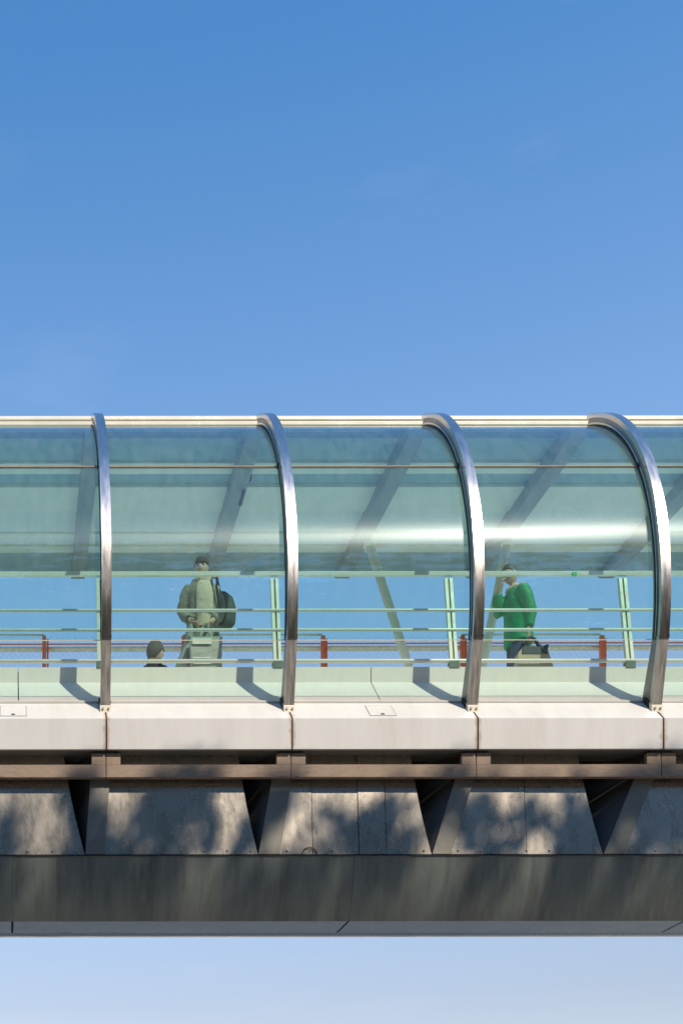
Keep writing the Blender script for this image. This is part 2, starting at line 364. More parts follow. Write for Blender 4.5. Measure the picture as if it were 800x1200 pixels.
# railing ----------------------------------------------------------------
rail_e = link('handrail', prism('handrail', [(15.985, zz(675, 16)), (15.978, zz(671.3, 16)), (15.995, zz(670, 16)), (16.025, zz(671.3, 16)), (16.025, zz(675, 16))], XA, XB, M['rail'], .008), bridge)
def lean(y): return 15.80 + .2 * (782 - y) / 110.0
for y, r_ in ((715.6, .018), (738.6, .018), (775.0, .022)):
    Y = lean(y); link('rail', tube('rail', [(XA, Y, zz(y, Y)), (XB, Y, zz(y, Y))], r_, M['rail'], 10), rail_e)
pb = bmesh.new()
for s in (-1, 1):
    x0, x1 = sorted((s * .010, s * .045))
    b_plate(pb, [(x0, 15.80, zz(777, 15.8)), (x1, 15.80, zz(777, 15.8)), (x1, 16.0, zz(678, 16)), (x0, 16.0, zz(678, 16))], (0, .05, .012))
b_plate(pb, [(-.0099, 15.835, zz(777, 15.8)), (.0099, 15.835, zz(777, 15.8)), (.0099, 16.035, zz(678, 16)), (-.0099, 16.035, zz(678, 16))], (0, .01, .002))
post_me = finish(pb, 'post', M['post'], bevel=.003)
foot_me = box('post_foot', (-.055, 15.79, u_h - .01), (.055, 15.87, u_h + .065), M['railfoot'], .004)
for k in range(K0, K1 + 1):
    p_ = link('post', post_me, rail_e, (XR(k), 0, 0))
for k in range(K0, K1 + 1): link('post_foot', foot_me, rail_e, (XR(k), 0, 0))
Yt = 15.975
link('green_tape', box('green_tape', (xx(671, Yt), Yt - .004, zz(675.6, Yt)), (xx(676, Yt), Yt + .01, zz(671.2, Yt)), mat('green_tape', (.05, .5, .16), .5), .001), rail_e)

# roof, trim and ceiling ----------------------------------------------------
HR = H(10.45)
roof = link('roof', prism('roof', [(17.3, HR + .051), (17.3, HR + .065), (19.2, HR + .26), (21.12, HR + .26), (21.12, HR + .051)], XA - .06, XB + .06, M['roof'], .004), bridge)
# metal eaves cover that starts above the glass: stepped front edge, then a curved sheet back to the roof
Ye = 17.06
cov = [(Ye + .02, zz(498.5, Ye)), (Ye + .004, zz(498.2, Ye)), (Ye, zz(497.6, Ye)), (Ye, zz(494.6, Ye)), (Ye + .006, zz(494.2, Ye)), (Ye + .02, zz(494.0, Ye)), (Ye + .02, zz(492.4, Ye)),
       (Ye + .005, zz(492.2, Ye)), (Ye, zz(491.6, Ye)), (Ye + .001, zz(489.3, Ye)), (Ye + .008, zz(488.0, Ye)), (Ye + .022, zz(487.2, Ye)), (Ye + .04, zz(487.0, Ye + .03))]
cov += [(Ye + .32, HR + .068), (Ye + .32, HR + .03), (Ye + .02, zz(501, Ye))]
link('eaves_cover', prism('eaves_cover', cov, XA - .06, XB + .06, M['trim'], 0), roof)
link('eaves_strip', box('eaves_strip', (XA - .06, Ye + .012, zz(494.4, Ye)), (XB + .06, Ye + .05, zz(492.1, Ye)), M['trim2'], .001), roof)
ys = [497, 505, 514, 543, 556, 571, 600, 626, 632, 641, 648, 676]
ms = ['ceil_blue', 'ceil_perf', 'ceil_blue', 'ceil_pale', 'ceil_blue', 'ceil_pale', 'ceil_mid', 'ceil_pale', 'ceil_mid', 'ceil_pale', 'ceil_blue']  # first and last blue strips are reflections in the glass, painted as panels
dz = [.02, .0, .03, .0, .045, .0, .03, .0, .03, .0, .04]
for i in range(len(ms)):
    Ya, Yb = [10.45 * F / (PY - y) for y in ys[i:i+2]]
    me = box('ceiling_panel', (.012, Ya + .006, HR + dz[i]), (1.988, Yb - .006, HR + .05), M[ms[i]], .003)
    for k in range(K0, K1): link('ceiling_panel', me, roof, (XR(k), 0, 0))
bm = bmesh.new()
prof = [(17.10, H(10.27)), (17.35, H(10.235)), (17.8, H(10.24)), (20.9, H(10.33)), (21.10, H(10.37)), (21.18, H(10.43)), (21.10, HR + .04), (17.55, HR + .04), (17.40, H(10.40)), (17.10, H(10.33))]
b_prism(bm, prof, -.10, .10)
beam_me = finish(bm, 'roof_beam', M['beam'], bevel=.012)
for k in range(K0, K1 + 1): link('roof_beam', beam_me, roof, (XR(k), 0, 0))
# slanted struts in a V and a small fitting under the ceiling
Ys = 19.9
apex = (xx(531, Ys), Ys, H(6.725))
for tx, ty in ((430, 634), (597, 632)):
    top = Vector((xx(tx, Ys), Ys, H(10.40))); ap = Vector(apex) + Vector(((-.06 if tx < 500 else .06), 0, 0))
    d = (top - ap).normalized()
    s_ = link('roof_strut', tube('roof_strut', [ap, top - d * .16], .062, M['strut'], 14), bridge)
    link('strut_cone', tube('strut_cone', [top - d * .16, top - d * .145, top - d * .02, top + d * .02], [.09, .09, .035, .03], M['strut'], 14), s_)
    link('strut_pin', tube('strut_pin', [top, (top.x, top.y, HR + .03)], .03, M['rail'], 10), s_)
link('strut_base', tube('strut_base', [(apex[0], Ys, H(6.72)), (apex[0], Ys, H(6.80))], .22, M['railfoot'], 20), bridge)
Yf = 18.5; fx = xx(291, Yf)
fit = link('ceiling_fitting', tube('ceiling_fitting', [(fx, Yf, HR), (fx, Yf, zz(560, Yf)), (fx - .02, Yf, zz(568, Yf))], .03, M['web'], 8), bridge)
link('fitting_arm', tube('fitting_arm', [(fx - .02, Yf, zz(567, Yf)), (fx - .10, Yf, zz(592, Yf))], .026, M['web'], 8), fit)
link('fitting_cap', box('fitting_cap', (fx - .06, Yf - .04, zz(563, Yf)), (fx + .05, Yf + .04, zz(557, Yf)), M['web'], .004), fit)

# under the fascia: soffit, bar, cladding sheets, fins ------------------------
link('edge_soffit', box('edge_soffit', (XA - .05, FY + .036, fb + .002), (XB + .05, 15.42, fb + .03), M['soffit'], 0), bridge)
bar_me = prism('lower_bar', [(15.055, zz(911, 15.06)), (15.055, zz(896.5, 15.06)), (15.125, zz(896.5, 15.06)), (15.125, zz(911, 15.06))], .004, 1.996, M['bar'], .004)
blk = box('splice_block', (.0045, 15.062, zz(896, 15.06)), (.155, 15.135, fb - .028), M['bar'], .003)
blk2 = box('splice_block', (-.155, 15.062, zz(896, 15.06)), (-.0045, 15.135, fb - .028), M['bar'], .003)
shim = box('bearing_pad', (-.11, 15.07, fb - .028), (.11, 15.135, fb + .004), M['web'], .002)
for k in range(K0, K1): link('lower_bar', bar_me, bridge, (XR(k), 0, 0))
for k in range(K0, K1 + 1):
    link('splice_block', blk, bridge, (XR(k), 0, 0)); link('splice_block', blk2, bridge, (XR(k), 0, 0)); link('bearing_pad', shim, bridge, (XR(k), 0, 0))
# V-shaped openings beside each fin: (left top, right top, fin right top, apex, fin right bottom) relative to the rib
PZ = 15.10
VPX = [(82, 107, 130, 100, 122), (287, 320, 343, 302.5, 328), (490, 535, 557, 505.5, 528), (688, 745, 768, 706, 730)]
VV = {k: tuple(xx(p, PZ) - XR(k) for p in VPX[k]) for k in range(4)}
for k in range(K0, 0): VV[k] = tuple(v + .02 * (i != 1 and i != 2) for i, v in enumerate(VV[0]))
for k in range(4, K1 + 1): VV[k] = VV[3]
PT, PB = 15.205, 15.090                     # sheets lean out a little towards the bottom
z912, z1002, z891 = zz(912, PZ), zz(1002, PZ), fb + .001
def ext(xt, xb):                            # carry an edge given at y=912 / y=1002 up to the soffit
    return xt + (xt - xb) * (z891 - z912) / (z912 - z1002)
def py(z, a=PT, b=PB): return b + (a - b) * (z - z1002) / (z891 - z1002)
SEAM = {0: (), 1: (367, 421, 453), 2: (617,), 3: (), -1: (-120,)}
for k in range(K0, K1):
    a, b = VV[k], VV[k + 1]; x, xn = XR(k), XR(k + 1)
    lt, lb = x + ext(a[2], a[4]), x + a[4]; rt, rb = xn + ext(b[0], b[3]), xn + b[3]
    cuts = [xx(s, PZ) for s in SEAM.get(k, ())]
    eds = [(lt, lb)] + [(c, c) for c in cuts] + [(rt, rb)]
    for i in range(len(eds) - 1):
        (t0, b0), (t1, b1) = eds[i], eds[i+1]
        g0 = .0035 if i > 0 else 0; g1 = .0035 if i < len(eds) - 2 else 0
        off = [0, .004, -.003, .002][i % 4]
        n = 6                              # right edge bows a little
        pts = [(t0 + g0, PT + off, z891), (b0 + g0, PB + off, z1002 + .004)]
        for q in range(n + 1):
            s = q / n; bow = .018 * math.sin(math.pi * s) if i == len(eds) - 2 else 0
            zq = z1002 + .004 + (z891 - z1002 - .004) * s
            pts.append((b1 - g1 + (t1 - b1) * s - bow, py(zq) + off, zq))
        me = plate('cladding_sheet', pts, (0, .012, 0), M['sheet'], .0015)
        link('cladding_sheet', me, bridge)
for k in range(K0, K1 + 1):
    a = VV[k]; x = XR(k)
    fl, fr_, ab, fbm = x + ext(a[1], a[3]), x + ext(a[2], a[4]), x + a[3], x + a[4]
    f_ = link('bracket_fin', plate('bracket_fin', [(fl, 15.155, z891), (fr_, 15.155, z891), (fbm, 15.080, z1002 + .003), (ab + .006, 15.080, z1002 + .003)], (0, .022, 0), M['fin'], .002), bridge)
    # the web behind the opening
    vl = x + ext(a[0], a[3])
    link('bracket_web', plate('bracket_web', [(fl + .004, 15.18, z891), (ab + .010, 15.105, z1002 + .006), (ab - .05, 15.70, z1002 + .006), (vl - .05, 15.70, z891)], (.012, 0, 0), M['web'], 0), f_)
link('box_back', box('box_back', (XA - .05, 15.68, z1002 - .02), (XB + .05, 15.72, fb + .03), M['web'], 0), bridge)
link('bottom_ledge', box('bottom_ledge', (XA - .05, 15.085, z1002 - .012), (XB + .05, 15.70, z1002 + .001), M['seam'], 0), bridge)

# the box girder with its joints -----------------------------------------------
gp = [(15.095, z1002 - .012)]
GY = 15.37; gz = zz(1080, GY)
for i in range(1, 11):                       # belly: steep at the top, flatter below
    s = i / 10; t0, t1 = R(24), R(47)
    gp.append((0, 0))
yy_, zz_ = [15.095], [z1002 - .012]
for i in range(10):
    t = R(13 + 19 * (i + .5) / 10); yy_.append(yy_[-1] + math.sin(t)); zz_.append(zz_[-1] - math.cos(t))
sy = (GY - 15.095) / (yy_[-1] - yy_[0]); sz = (zz_[0] - gz) / (zz_[0] - zz_[-1])
gp = [(15.095 + (a - yy_[0]) * sy, zz_[0] - (zz_[0] - b) * sz) for a, b in zip(yy_, zz_)]
gl = gp + [(GY + .03, gz + .03), (15.25, z1002 - .02)]
JS = 3.71; JX = .05
for j in range(-2, 4):
    x0, x1 = JX + JS * j, JX + JS * (j + 1)
    me = prism('girder_belly', gl, x0 + .001, x1 - .001, M['girder'], 0)
    for p in me.polygons: p.use_smooth = len(p.vertices) == 4 and abs(p.normal.x) < .5
    me.set_sharp_from_angle(angle=R(25))
    link('girder_belly', me, bridge)
    link('soffit_panel', box('soffit_panel', (x0 + .012, GY + .006, gz + .004), (x1 - .012, 15.92, gz + .03), M['girder2'], .003), bridge)
link('soffit_core', box('soffit_core', (JX - 2 * JS, GY - .01, gz + .018), (JX + 4 * JS, 15.94, gz + .06), M['seam'], 0), bridge)
link('rear_flange', prism('rear_flange', [(15.945, gz + .012), (16.07, gz + .004), (16.21, gz + .022), (16.25, gz + .10), (15.945, gz + .10)], JX - 2 * JS, JX + 4 * JS, M['girder2'], .003), bridge)
link('rear_soffit', prism('rear_soffit', [(16.21, gz + .06), (21.45, H(6.3)), (21.45, H(6.55)), (15.85, H(6.55)), (15.85, gz + .05)], JX - 2 * JS, JX + 4 * JS, M['soffit'], 0), bridge)

# small fixings: rivets along the sheets, bolts on the splices, a half-round drain
rv = bmesh.new(); bmesh.ops.create_uvsphere(rv, u_segments=8, v_segments=6, radius=.011); rv = finish(rv, 'rivet', M['sheet'], True)
for k in range(-1, 5):
    x0, x1 = XR(k) + VV[k][4], XR(k + 1) + VV[k + 1][3]
    n = 7
    for i in range(n): link('rivet', rv, bridge, (x0 + .08 + (x1 - x0 - .16) * i / (n - 1), PB - .001, z1002 + .045))
dn = bmesh.new(); b_tube(dn, [(xx(363, 15.09) + .08 * math.cos(a), 15.085, z1002 + .001 + .075 * math.sin(a)) for a in [math.pi * q / 10 for q in range(11)]], .005, 6)
link('drain_rim', finish(dn, 'drain_rim', M['rust'], True), bridge)

# ------------------------------------------------------------------ far side: netted fence with red posts
YF = 20.0
fence = empty('net_fence', (4.5, YF, H(6.725)))
tag(fence, 'wire net fence with red posts and beige rail along the far side', 'fence')
fz = zz(757, YF)
rp = bmesh.new(); b_box(rp, (-.028, YF - .03, H(6.725)), (.026, YF + .03, zz(746, YF))); b_box(rp, (.036, YF - .01, H(6.725)), (.062, YF + .03, zz(749, YF)))
rp = finish(rp, 'fence_post', M['red'], bevel=.004)
for i in range(-2, 7): link('fence_post', rp, fence, (.527 + 2.0 * i, 0, 0))
link('fence_rail', tube('fence_rail', [(-4, YF + .09, zz(758.5, YF)), (13, YF + .09, zz(756.0, YF))], .036, M['rope'], 10), fence)
link('thin_rail', tube('thin_rail', [(-4, YF + .07, zz(753, YF)), (13, YF + .07, zz(751, YF))], .010, M['red'], 6), fence)
for i in range(-1, 6, 2): link('top_wire', tube('top_wire', [(.527 + 2*i, YF + .05, zz(742.5, YF)), (2.527 + 2*i, YF + .05, zz(742.5, YF))], .014, M['rope'], 6), fence)
nb = bmesh.new(); z0, z1 = zz(800, YF), zz(744, YF); s = .085
for i in range(int(11 / s)):
    for sg in (1, -1):
        xa = -1.5 + i * s
        dx = (z1 - z0) * sg
        a = Vector((xa, YF + .06, z0)); b = Vector((xa + dx, YF + .06, z1))
        b_tube(nb, [a, b], .0017, 3, False)
nm = link('wire_net', finish(nb, 'wire_net', M['mesh']), fence); nm['kind'] = 'stuff'

# ------------------------------------------------------------------ people
M['skin'] = mat('skin', (.66, .42, .31), .5)
M['hair'] = mat('dark_hair', (.03, .025, .02), .6, 0, .3, 60)
M['hairg'] = mat('greying_hair', (.10, .09, .08), .6, 0, .3, 60)
M['beanie'] = mat('charcoal_knit', (.045, .045, .05), .9, 0, .3, 120, .5, 150)
M['coat'] = mat('grey_green_coat', (.27, .235, .185), .8, 0, .12, 8, .15, 40)
M['coat_in'] = mat('grey_coat_flap', (.34, .35, .33), .8, 0, .1, 8)
M['scarf'] = mat('tan_scarf', (.74, .55, .41), .9, 0, .1, 30, .3, 120)
M['black'] = mat('black_cloth', (.015, .015, .018), .8)
M['pack'] = mat('dark_green_pack', (.055, .075, .065), .7)
M['paper'] = mat('kraft_paper', (.44, .43, .38), .7)
M['paperw'] = mat('white_paper', (.80, .78, .70), .7)
M['green'] = mat('green_jacket', (.012, .30, .12), .6, 0, .12, 10, .2, 30)
M['jeans'] = mat('blue_jeans', (.075, .105, .16), .85, 0, .2, 40)
M['tan'] = mat('tan_leather', (.50, .40, .27), .55, 0, .1, 12)
M['strap'] = mat('slate_strap', (.05, .07, .08), .6)
M['collar'] = mat('pale_collar', (.70, .55, .42), .8)
M['eye'] = mat('dark_eye', (.02, .015, .01), .3)
M['kid'] = mat('grey_brown_hair', (.11, .095, .085), .7, 0, .35, 70, .5, 120)

def skin_body(name, joints, edges, m, parent, root):
    me = bpy.data.meshes.new(name); names = list(joints); idx = {n: i for i, n in enumerate(names)}
    me.from_pydata([joints[n][:3] for n in names], [(idx[a], idx[b]) for a, b in edges], []); me.materials.append(m)
    o = link(name, me, parent, world_space=False)
    s = o.modifiers.new('skin', 'SKIN')
    if not me.skin_vertices: me.skin_vertices.new()
    sv = me.skin_vertices[0].data
    for n in names:
        r = joints[n][3]; sv[idx[n]].radius = (r, r) if not hasattr(r, '__len__') else r
        sv[idx[n]].use_root = (n == root)
    s.use_smooth_shade = True
    u = o.modifiers.new('sub', 'SUBSURF'); u.levels = 2; u.render_levels = 2
    return o
def head(parent, c, r, yaw, pitch=0, m=None):
    """one head mesh with brow, eye sockets, nose, mouth, chin and ears; looks along -Y before the yaw"""
    bm = bmesh.new(); bmesh.ops.create_uvsphere(bm, u_segments=36, v_segments=28, radius=1)
    for v in bm.verts:
        x, y, z = v.co
        w = .78 - .10 * max(0, -z) ** 1.5; dpt = .95
        nx, ny, nz_ = x * w, y * dpt, z * 1.22
        if y < 0:
            f = max(0, -y)
            ny -= .14 * math.exp(-((x/.14)**2 + ((z + .10)/.16)**2)) * 1.3          # nose
            ny += .07 * sum(math.exp(-(((x - s * .33)/.16)**2 + ((z - .10)/.11)**2)) for s in (-1, 1))   # sockets
            ny -= .05 * math.exp(-((z - .28)/.12)**2) * f                             # brow
            ny -= .05 * math.exp(-((x/.25)**2 + ((z + .48)/.07)**2))                  # lips
            ny += .03 * math.exp(-((x/.28)**2 + ((z + .40)/.04)**2))
            ny -= .09 * math.exp(-((x/.28)**2 + ((z + .78)/.16)**2))                  # chin
        e = math.exp(-(((y - .08)/.15)**2 + ((z - .0)/.24)**2)); nx += math.copysign(.12 * e, x) if abs(x) > .6 else 0
        v.co = (nx * r, ny * r, nz_ * r)
    rot = Matrix.Rotation(yaw, 4, 'Z') @ Matrix.Rotation(pitch, 4, 'X')
    T = Matrix.Translation(c) @ rot
    bmesh.ops.transform(bm, matrix=T, verts=bm.verts)
    h_ = link('head', finish(bm, 'head', m or M['skin'], True), parent, world_space=False)
    for s in (-1, 1):
        b2 = bmesh.new(); bmesh.ops.create_uvsphere(b2, u_segments=10, v_segments=8, radius=.11 * r)
        for v in b2.verts: v.co = (v.co.x * 1.2 + s * .33 * r, v.co.y - .83 * r, v.co.z * .7 + .11 * r)
        bmesh.ops.transform(b2, matrix=T, verts=b2.verts); link('eye', finish(b2, 'eye', M['eye'], True), h_, world_space=False)
    return h_, T
def cap_mesh(name, r, T, m, zlow=.1, front=.25, out=1.10, seed=0):
    """hair or hat: shell over the skull, lower at the back than at the front"""
    bm = bmesh.new(); bmesh.ops.create_uvsphere(bm, u_segments=36, v_segments=28, radius=1)
    for v in list(bm.verts):
        x, y, z = v.co
        lim = front if y < 0 else zlow
        lim = zlow + (front - zlow) * max(0, min(1, (-y + .25) / .8))
        if z < lim: z = lim + (z - lim) * .04
        k_ = out + (.02 + .02 * (seed > 0)) * noise.noise(Vector((x * 4 + seed, y * 4, z * 4)))
        v.co = (x * .78 * r * k_, y * .95 * r * k_ + .01 * r, z * 1.22 * r * k_)
    bmesh.ops.transform(bm, matrix=T, verts=bm.verts)
    return finish(bm, name, m, True)
def lofts(name, pieces, m, parent, vox=.014, smooth=6, fold=.010, fs=9., seed=0):
    """clothing: lofted tubes fused into one continuous skin by a voxel remesh, then folds"""
    bm = bmesh.new()
    for rings in pieces:
        rs = []
        for (c, rx, ry, *ang) in rings:
            a0 = ang[0] if ang else 0; axis = ang[1] if len(ang) > 1 else None
            ring = []
            for q in range(20):
                t = 2 * math.pi * q / 20
                p = Vector((rx * math.cos(t), ry * math.sin(t), 0))
                if axis is not None:
                    ax = Vector(axis); u_ = ax.cross(Vector((.25, 1, .1))).normalized(); v_ = ax.cross(u_)
                    p = u_ * p.x + v_ * p.y
                else: p = Matrix.Rotation(a0, 3, 'Z') @ p
                ring.append(bm.verts.new(Vector(c) + p))
            rs.append(ring)
        for a, b in zip(rs, rs[1:]):
            for q in range(20): bm.faces.new((a[q], a[(q+1) % 20], b[(q+1) % 20], b[q]))
        bm.faces.new(rs[0][::-1]); bm.faces.new(rs[-1])
    me = finish(bm, name, m)
    o = link(name, me, parent, world_space=False)
    rm = o.modifiers.new('remesh', 'REMESH'); rm.mode = 'VOXEL'; rm.voxel_size = vox; rm.use_smooth_shade = True
    sm = o.modifiers.new('smooth', 'SMOOTH'); sm.iterations = smooth; sm.factor = .5
    if fold:
        tx = bpy.data.textures.new(name + '_folds', 'CLOUDS'); tx.noise_scale = 1 / fs
        dp = o.modifiers.new('folds', 'DISPLACE'); dp.texture = tx; dp.strength = fold * 2; dp.mid_level = .5; dp.texture_coords = 'GLOBAL'
    return o
def limb(pts, rads):
    out = []
    for i, (p, r) in enumerate(zip(pts, rads)):
        t = (Vector(pts[min(i+1, len(pts)-1)]) - Vector(pts[max(i-1, 0)])).normalized()
        out.append((p, r, r, 0, tuple(t)))
    return out
def hand_joints(J, E, wrist, pre, dirv, palm, curl, s=1., thumb=1):
    """palm and five fingers rooted at joint `wrist`; dirv = along the palm, palm = side normal, curl = where fingers bend to"""
    d = Vector(dirv).normalized(); sd_ = Vector(palm).normalized(); cu = Vector(curl).normalized()
    w = Vector(J[wrist][:3]); pm = w + d * .045 * s
    J[pre + 'palm'] = (*pm, (.026 * s, .017 * s)); E.append((wrist, pre + 'palm'))
    for i, (o_, ln) in enumerate(((-.030, .9), (-.010, 1.05), (.010, 1.), (.028, .8))):
        k1 = pm + d * .045 * s + sd_ * o_ * s; k2 = k1 + (d * .7 + cu * .7) * .026 * ln * s; k3 = k2 + (d * .1 + cu) * .022 * ln * s
        for nm_, p, r in (('a', k1, .0095), ('b', k2, .0085), ('c', k3, .0075)): J[f'{pre}f{i}{nm_}'] = (*p, r * s)
        E += [(pre + 'palm', f'{pre}f{i}a'), (f'{pre}f{i}a', f'{pre}f{i}b'), (f'{pre}f{i}b', f'{pre}f{i}c')]
    t1 = w + d * .03 * s - sd_ * .036 * thumb * s; t2 = t1 + (d * .8 - sd_ * .4 * thumb + cu * .5).normalized() * .035 * s
    J[pre + 't1'] = (*t1, .011 * s); J[pre + 't2'] = (*t2, .009 * s)
    E += [(wrist, pre + 't1'), (pre + 't1', pre + 't2')]

FLOOR = H(6.727)
def person(name, label, loc, group=None):
    p = empty(name, loc); tag(p, label, 'person', group); return p

# woman in a long coat, turned slightly to the left --------------------------------
Yw = 16.6
wp = person('person', 'person in dark beanie and long grey-green coat with tan scarf', (xx(238, Yw), Yw, FLOOR))
J = {'pelvis': (0, 0, .86, .13), 'waist': (0, .0, 1.02, .11), 'chest': (0, .01, 1.22, .14), 'neck': (0, .01, 1.37, .055), 'neck2': (-.005, -.01, 1.46, .05),
     'lh': (-.09, 0, .84, .09), 'lk': (-.10, -.02, .46, .06), 'la': (-.10, .02, .08, .042), 'lt': (-.11, -.12, .03, .035),
     'rh': (.09, 0, .84, .09), 'rk': (.10, -.01, .46, .06), 'ra': (.10, .03, .08, .042), 'rt': (.12, -.11, .03, .035),
     'ls': (-.17, .01, 1.31, .06), 'le': (-.225, .05, 1.05, .045), 'lw': (-.16, -.11, .88, .03),
     'rs': (.17, .01, 1.31, .06), 're': (.21, .055, 1.05, .045), 'rw': (.10, -.17, .86, .03)}
E = [('pelvis', 'waist'), ('waist', 'chest'), ('chest', 'neck'), ('neck', 'neck2'), ('pelvis', 'lh'), ('lh', 'lk'), ('lk', 'la'), ('la', 'lt'), ('pelvis', 'rh'), ('rh', 'rk'), ('rk', 'ra'), ('ra', 'rt'),
     ('chest', 'ls'), ('ls', 'le'), ('le', 'lw'), ('chest', 'rs'), ('rs', 're'), ('re', 'rw')]
hand_joints(J, E, 'lw', 'L', (.6, -.4, -.5), (0, .5, -.5), (.2, .3, -.8))
hand_joints(J, E, 'rw', 'Rr', (-.5, -.4, -.6), (0, .5, -.5), (-.2, .3, -.8), thumb=-1)
skin_body('body', J, E, M['skin'], wp, 'pelvis')
hd, T = head(wp, Vector((-.01, -.02, 1.545)), .098, R(-18), R(4))
link('beanie', cap_mesh('beanie', .098, T, M['beanie'], .05, .30, 1.17), hd, world_space=False)
link('hair', tube('hair', [(.035, .07, 1.56), (.075, .075, 1.47), (.09, .06, 1.38)], [.05, .06, .045], M['hair'], 12), hd, world_space=False)
lofts('coat', [[((0, .01, .34), .245, .17), ((0, .01, .60), .225, .165), ((0, .01, .88), .19, .145), ((0, .01, 1.06), .175, .13), ((0, .01, 1.25), .20, .14), ((0, .015, 1.36), .15, .11), ((0, .02, 1.44), .08, .085)],
     limb([(-.13, .02, 1.33), (-.20, .03, 1.22), (-.235, .055, 1.05), (-.21, -.02, .96), (-.165, -.10, .90)], [.08, .075, .068, .062, .052]),
     limb([(.13, .02, 1.33), (.185, .03, 1.22), (.22, .06, 1.05), (.18, -.04, .95), (.11, -.15, .88)], [.08, .075, .068, .062, .052]),
     limb([(-.10, .06, 1.40), (.02, .10, 1.43), (.12, .07, 1.40)], [.055, .07, .055])], M['coat'], wp, fold=.016, fs=8)
lofts('coat_flap', [[((-.25, -.05, .34), .09, .12), ((-.175, -.06, .62), .055, .10), ((-.13, -.07, .90), .035, .07)]], M['coat_in'], wp, vox=.012, fold=.008)
lofts('scarf', [[((.01, -.105, .80), .095, .05), ((.012, -.115, 1.0), .10, .05), ((.01, -.125, 1.2), .108, .05), ((.0, -.10, 1.34), .08, .05)],
     limb([(-.07, -.04, 1.40), (-.03, -.09, 1.385), (.04, -.085, 1.385), (.08, -.03, 1.41)], [.035, .045, .045, .035])], M['scarf'], wp, vox=.012, fold=.008, fs=12)
lofts('trousers', [limb([(-.10, 0, .75), (-.10, 0, .45), (-.10, .02, .10)], [.10, .085, .075]), limb([(.10, 0, .75), (.10, 0, .45), (.10, .03, .10)], [.10, .085, .075])], M['black'], wp, vox=.016)
for s in (-1, 1):
    lofts('shoe', [[((s * .10, .05, .0), .045, .06), ((s * .10, -.02, .03), .05, .12), ((s * .105, .0, .10), .045, .07)]], M['black'], wp, vox=.012, fold=0)
# her rucksack
bp_ = empty('backpack', (xx(238, Yw) + .235, Yw + .14, FLOOR + .90)); tag(bp_, 'dark rounded backpack worn by the person in the beanie', 'backpack')
lofts('pack_body', [[((.02, 0, .0), .11, .08), ((.03, 0, .05), .15, .11), ((.03, 0, .22), .165, .12), ((.02, 0, .36), .14, .10), ((0, 0, .43), .08, .06)]], M['pack'], bp_, vox=.014, fold=.006)
link('strap', tube('strap', [(-.02, -.06, .42), (-.08, -.20, .58), (-.10, -.30, .50), (-.09, -.30, .36), (-.02, -.16, .12)], .016, M['strap'], 8), bp_, world_space=False)
# her shopping bag
sb_ = empty('shopping_bag', (xx(241, Yw - .2), Yw - .26, FLOOR + .24)); tag(sb_, 'grey paper shopping bag with white band held before the long coat', 'bag')
bm = bmesh.new(); vs = []
for z, w_, d_ in ((0, .17, .06), (.17, .18, .062), (.36, .185, .055)): vs.append([bm.verts.new(p) for p in ((-w_, -d_, z), (w_, -d_, z), (w_, d_, z), (-w_, d_, z))])
for a, b in zip(vs, vs[1:]):
    for q in range(4): bm.faces.new((a[q], a[(q+1) % 4], b[(q+1) % 4], b[q]))
bm.faces.new(vs[0][::-1])
bmesh.ops.subdivide_edges(bm, edges=bm.edges, cuts=3, use_grid_fill=True)
for v in bm.verts: v.co += Vector((0, .012 * noise.noise(v.co * 9), 0))
bag = link('bag_body', finish(bm, 'bag_body', M['paper']), sb_, world_space=False); so_ = bag.modifiers.new('thick', 'SOLIDIFY'); so_.thickness = .003
link('white_band', box('white_band', (-.165, -.076, .265), (.06, -.0705, .335), M['paperw'], .001), sb_, world_space=False)
link('white_band', box('white_band', (-.155, -.079, .03), (.05, -.0735, .11), M['paperw'], .001), sb_, world_space=False)
for s in (-1, 1):
    link('handle', tube('handle', [(-.07, .05 * s, .33), (-.05, .03 * s, .44), (-.02, .01 * s, .53), (.02, .01 * s, .53), (.05, .03 * s, .44), (.07, .05 * s, .33)], .007, M['paperw'], 6), sb_, world_space=False)

# child whose head shows over the edge ------------------------------------------------
Yk = 17.4
cp = person('person', 'small child with dark grey-brown hair and dark jacket beside the long coat', (xx(183, Yk), Yk, FLOOR))
J = {'pelvis': (0, 0, .42, .09), 'chest': (0, 0, .66, .095), 'neck': (0, 0, .76, .045), 'neck2': (0, 0, .81, .042), 'lh': (-.06, 0, .40, .065), 'lk': (-.06, -.01, .22, .05), 'la': (-.06, .01, .05, .035), 'lt': (-.06, -.07, .02, .028),
     'rh': (.06, 0, .40, .065), 'rk': (.06, -.01, .22, .05), 'ra': (.06, .01, .05, .035), 'rt': (.06, -.07, .02, .028), 'ls': (-.11, 0, .71, .045), 'le': (-.16, .01, .56, .035), 'lw': (-.15, -.05, .44, .025),
     'rs': (.11, 0, .71, .045), 're': (.16, .01, .56, .035), 'rw': (.15, -.05, .44, .025)}
E = [('pelvis', 'chest'), ('chest', 'neck'), ('neck', 'neck2'), ('pelvis', 'lh'), ('lh', 'lk'), ('lk', 'la'), ('la', 'lt'), ('pelvis', 'rh'), ('rh', 'rk'), ('rk', 'ra'), ('ra', 'rt'), ('chest', 'ls'), ('ls', 'le'), ('le', 'lw'), ('chest', 'rs'), ('rs', 're'), ('re', 'rw')]
hand_joints(J, E, 'lw', 'L', (0, -.2, -1), (0, 1, 0), (.6, 0, -.5), .65); hand_joints(J, E, 'rw', 'Rr', (0, -.2, -1), (0, 1, 0), (-.6, 0, -.5), .65, -1)
skin_body('body', J, E, M['skin'], cp, 'pelvis')
hd, T = head(cp, Vector((.0, -.01, .905)), .108, R(112), R(3))
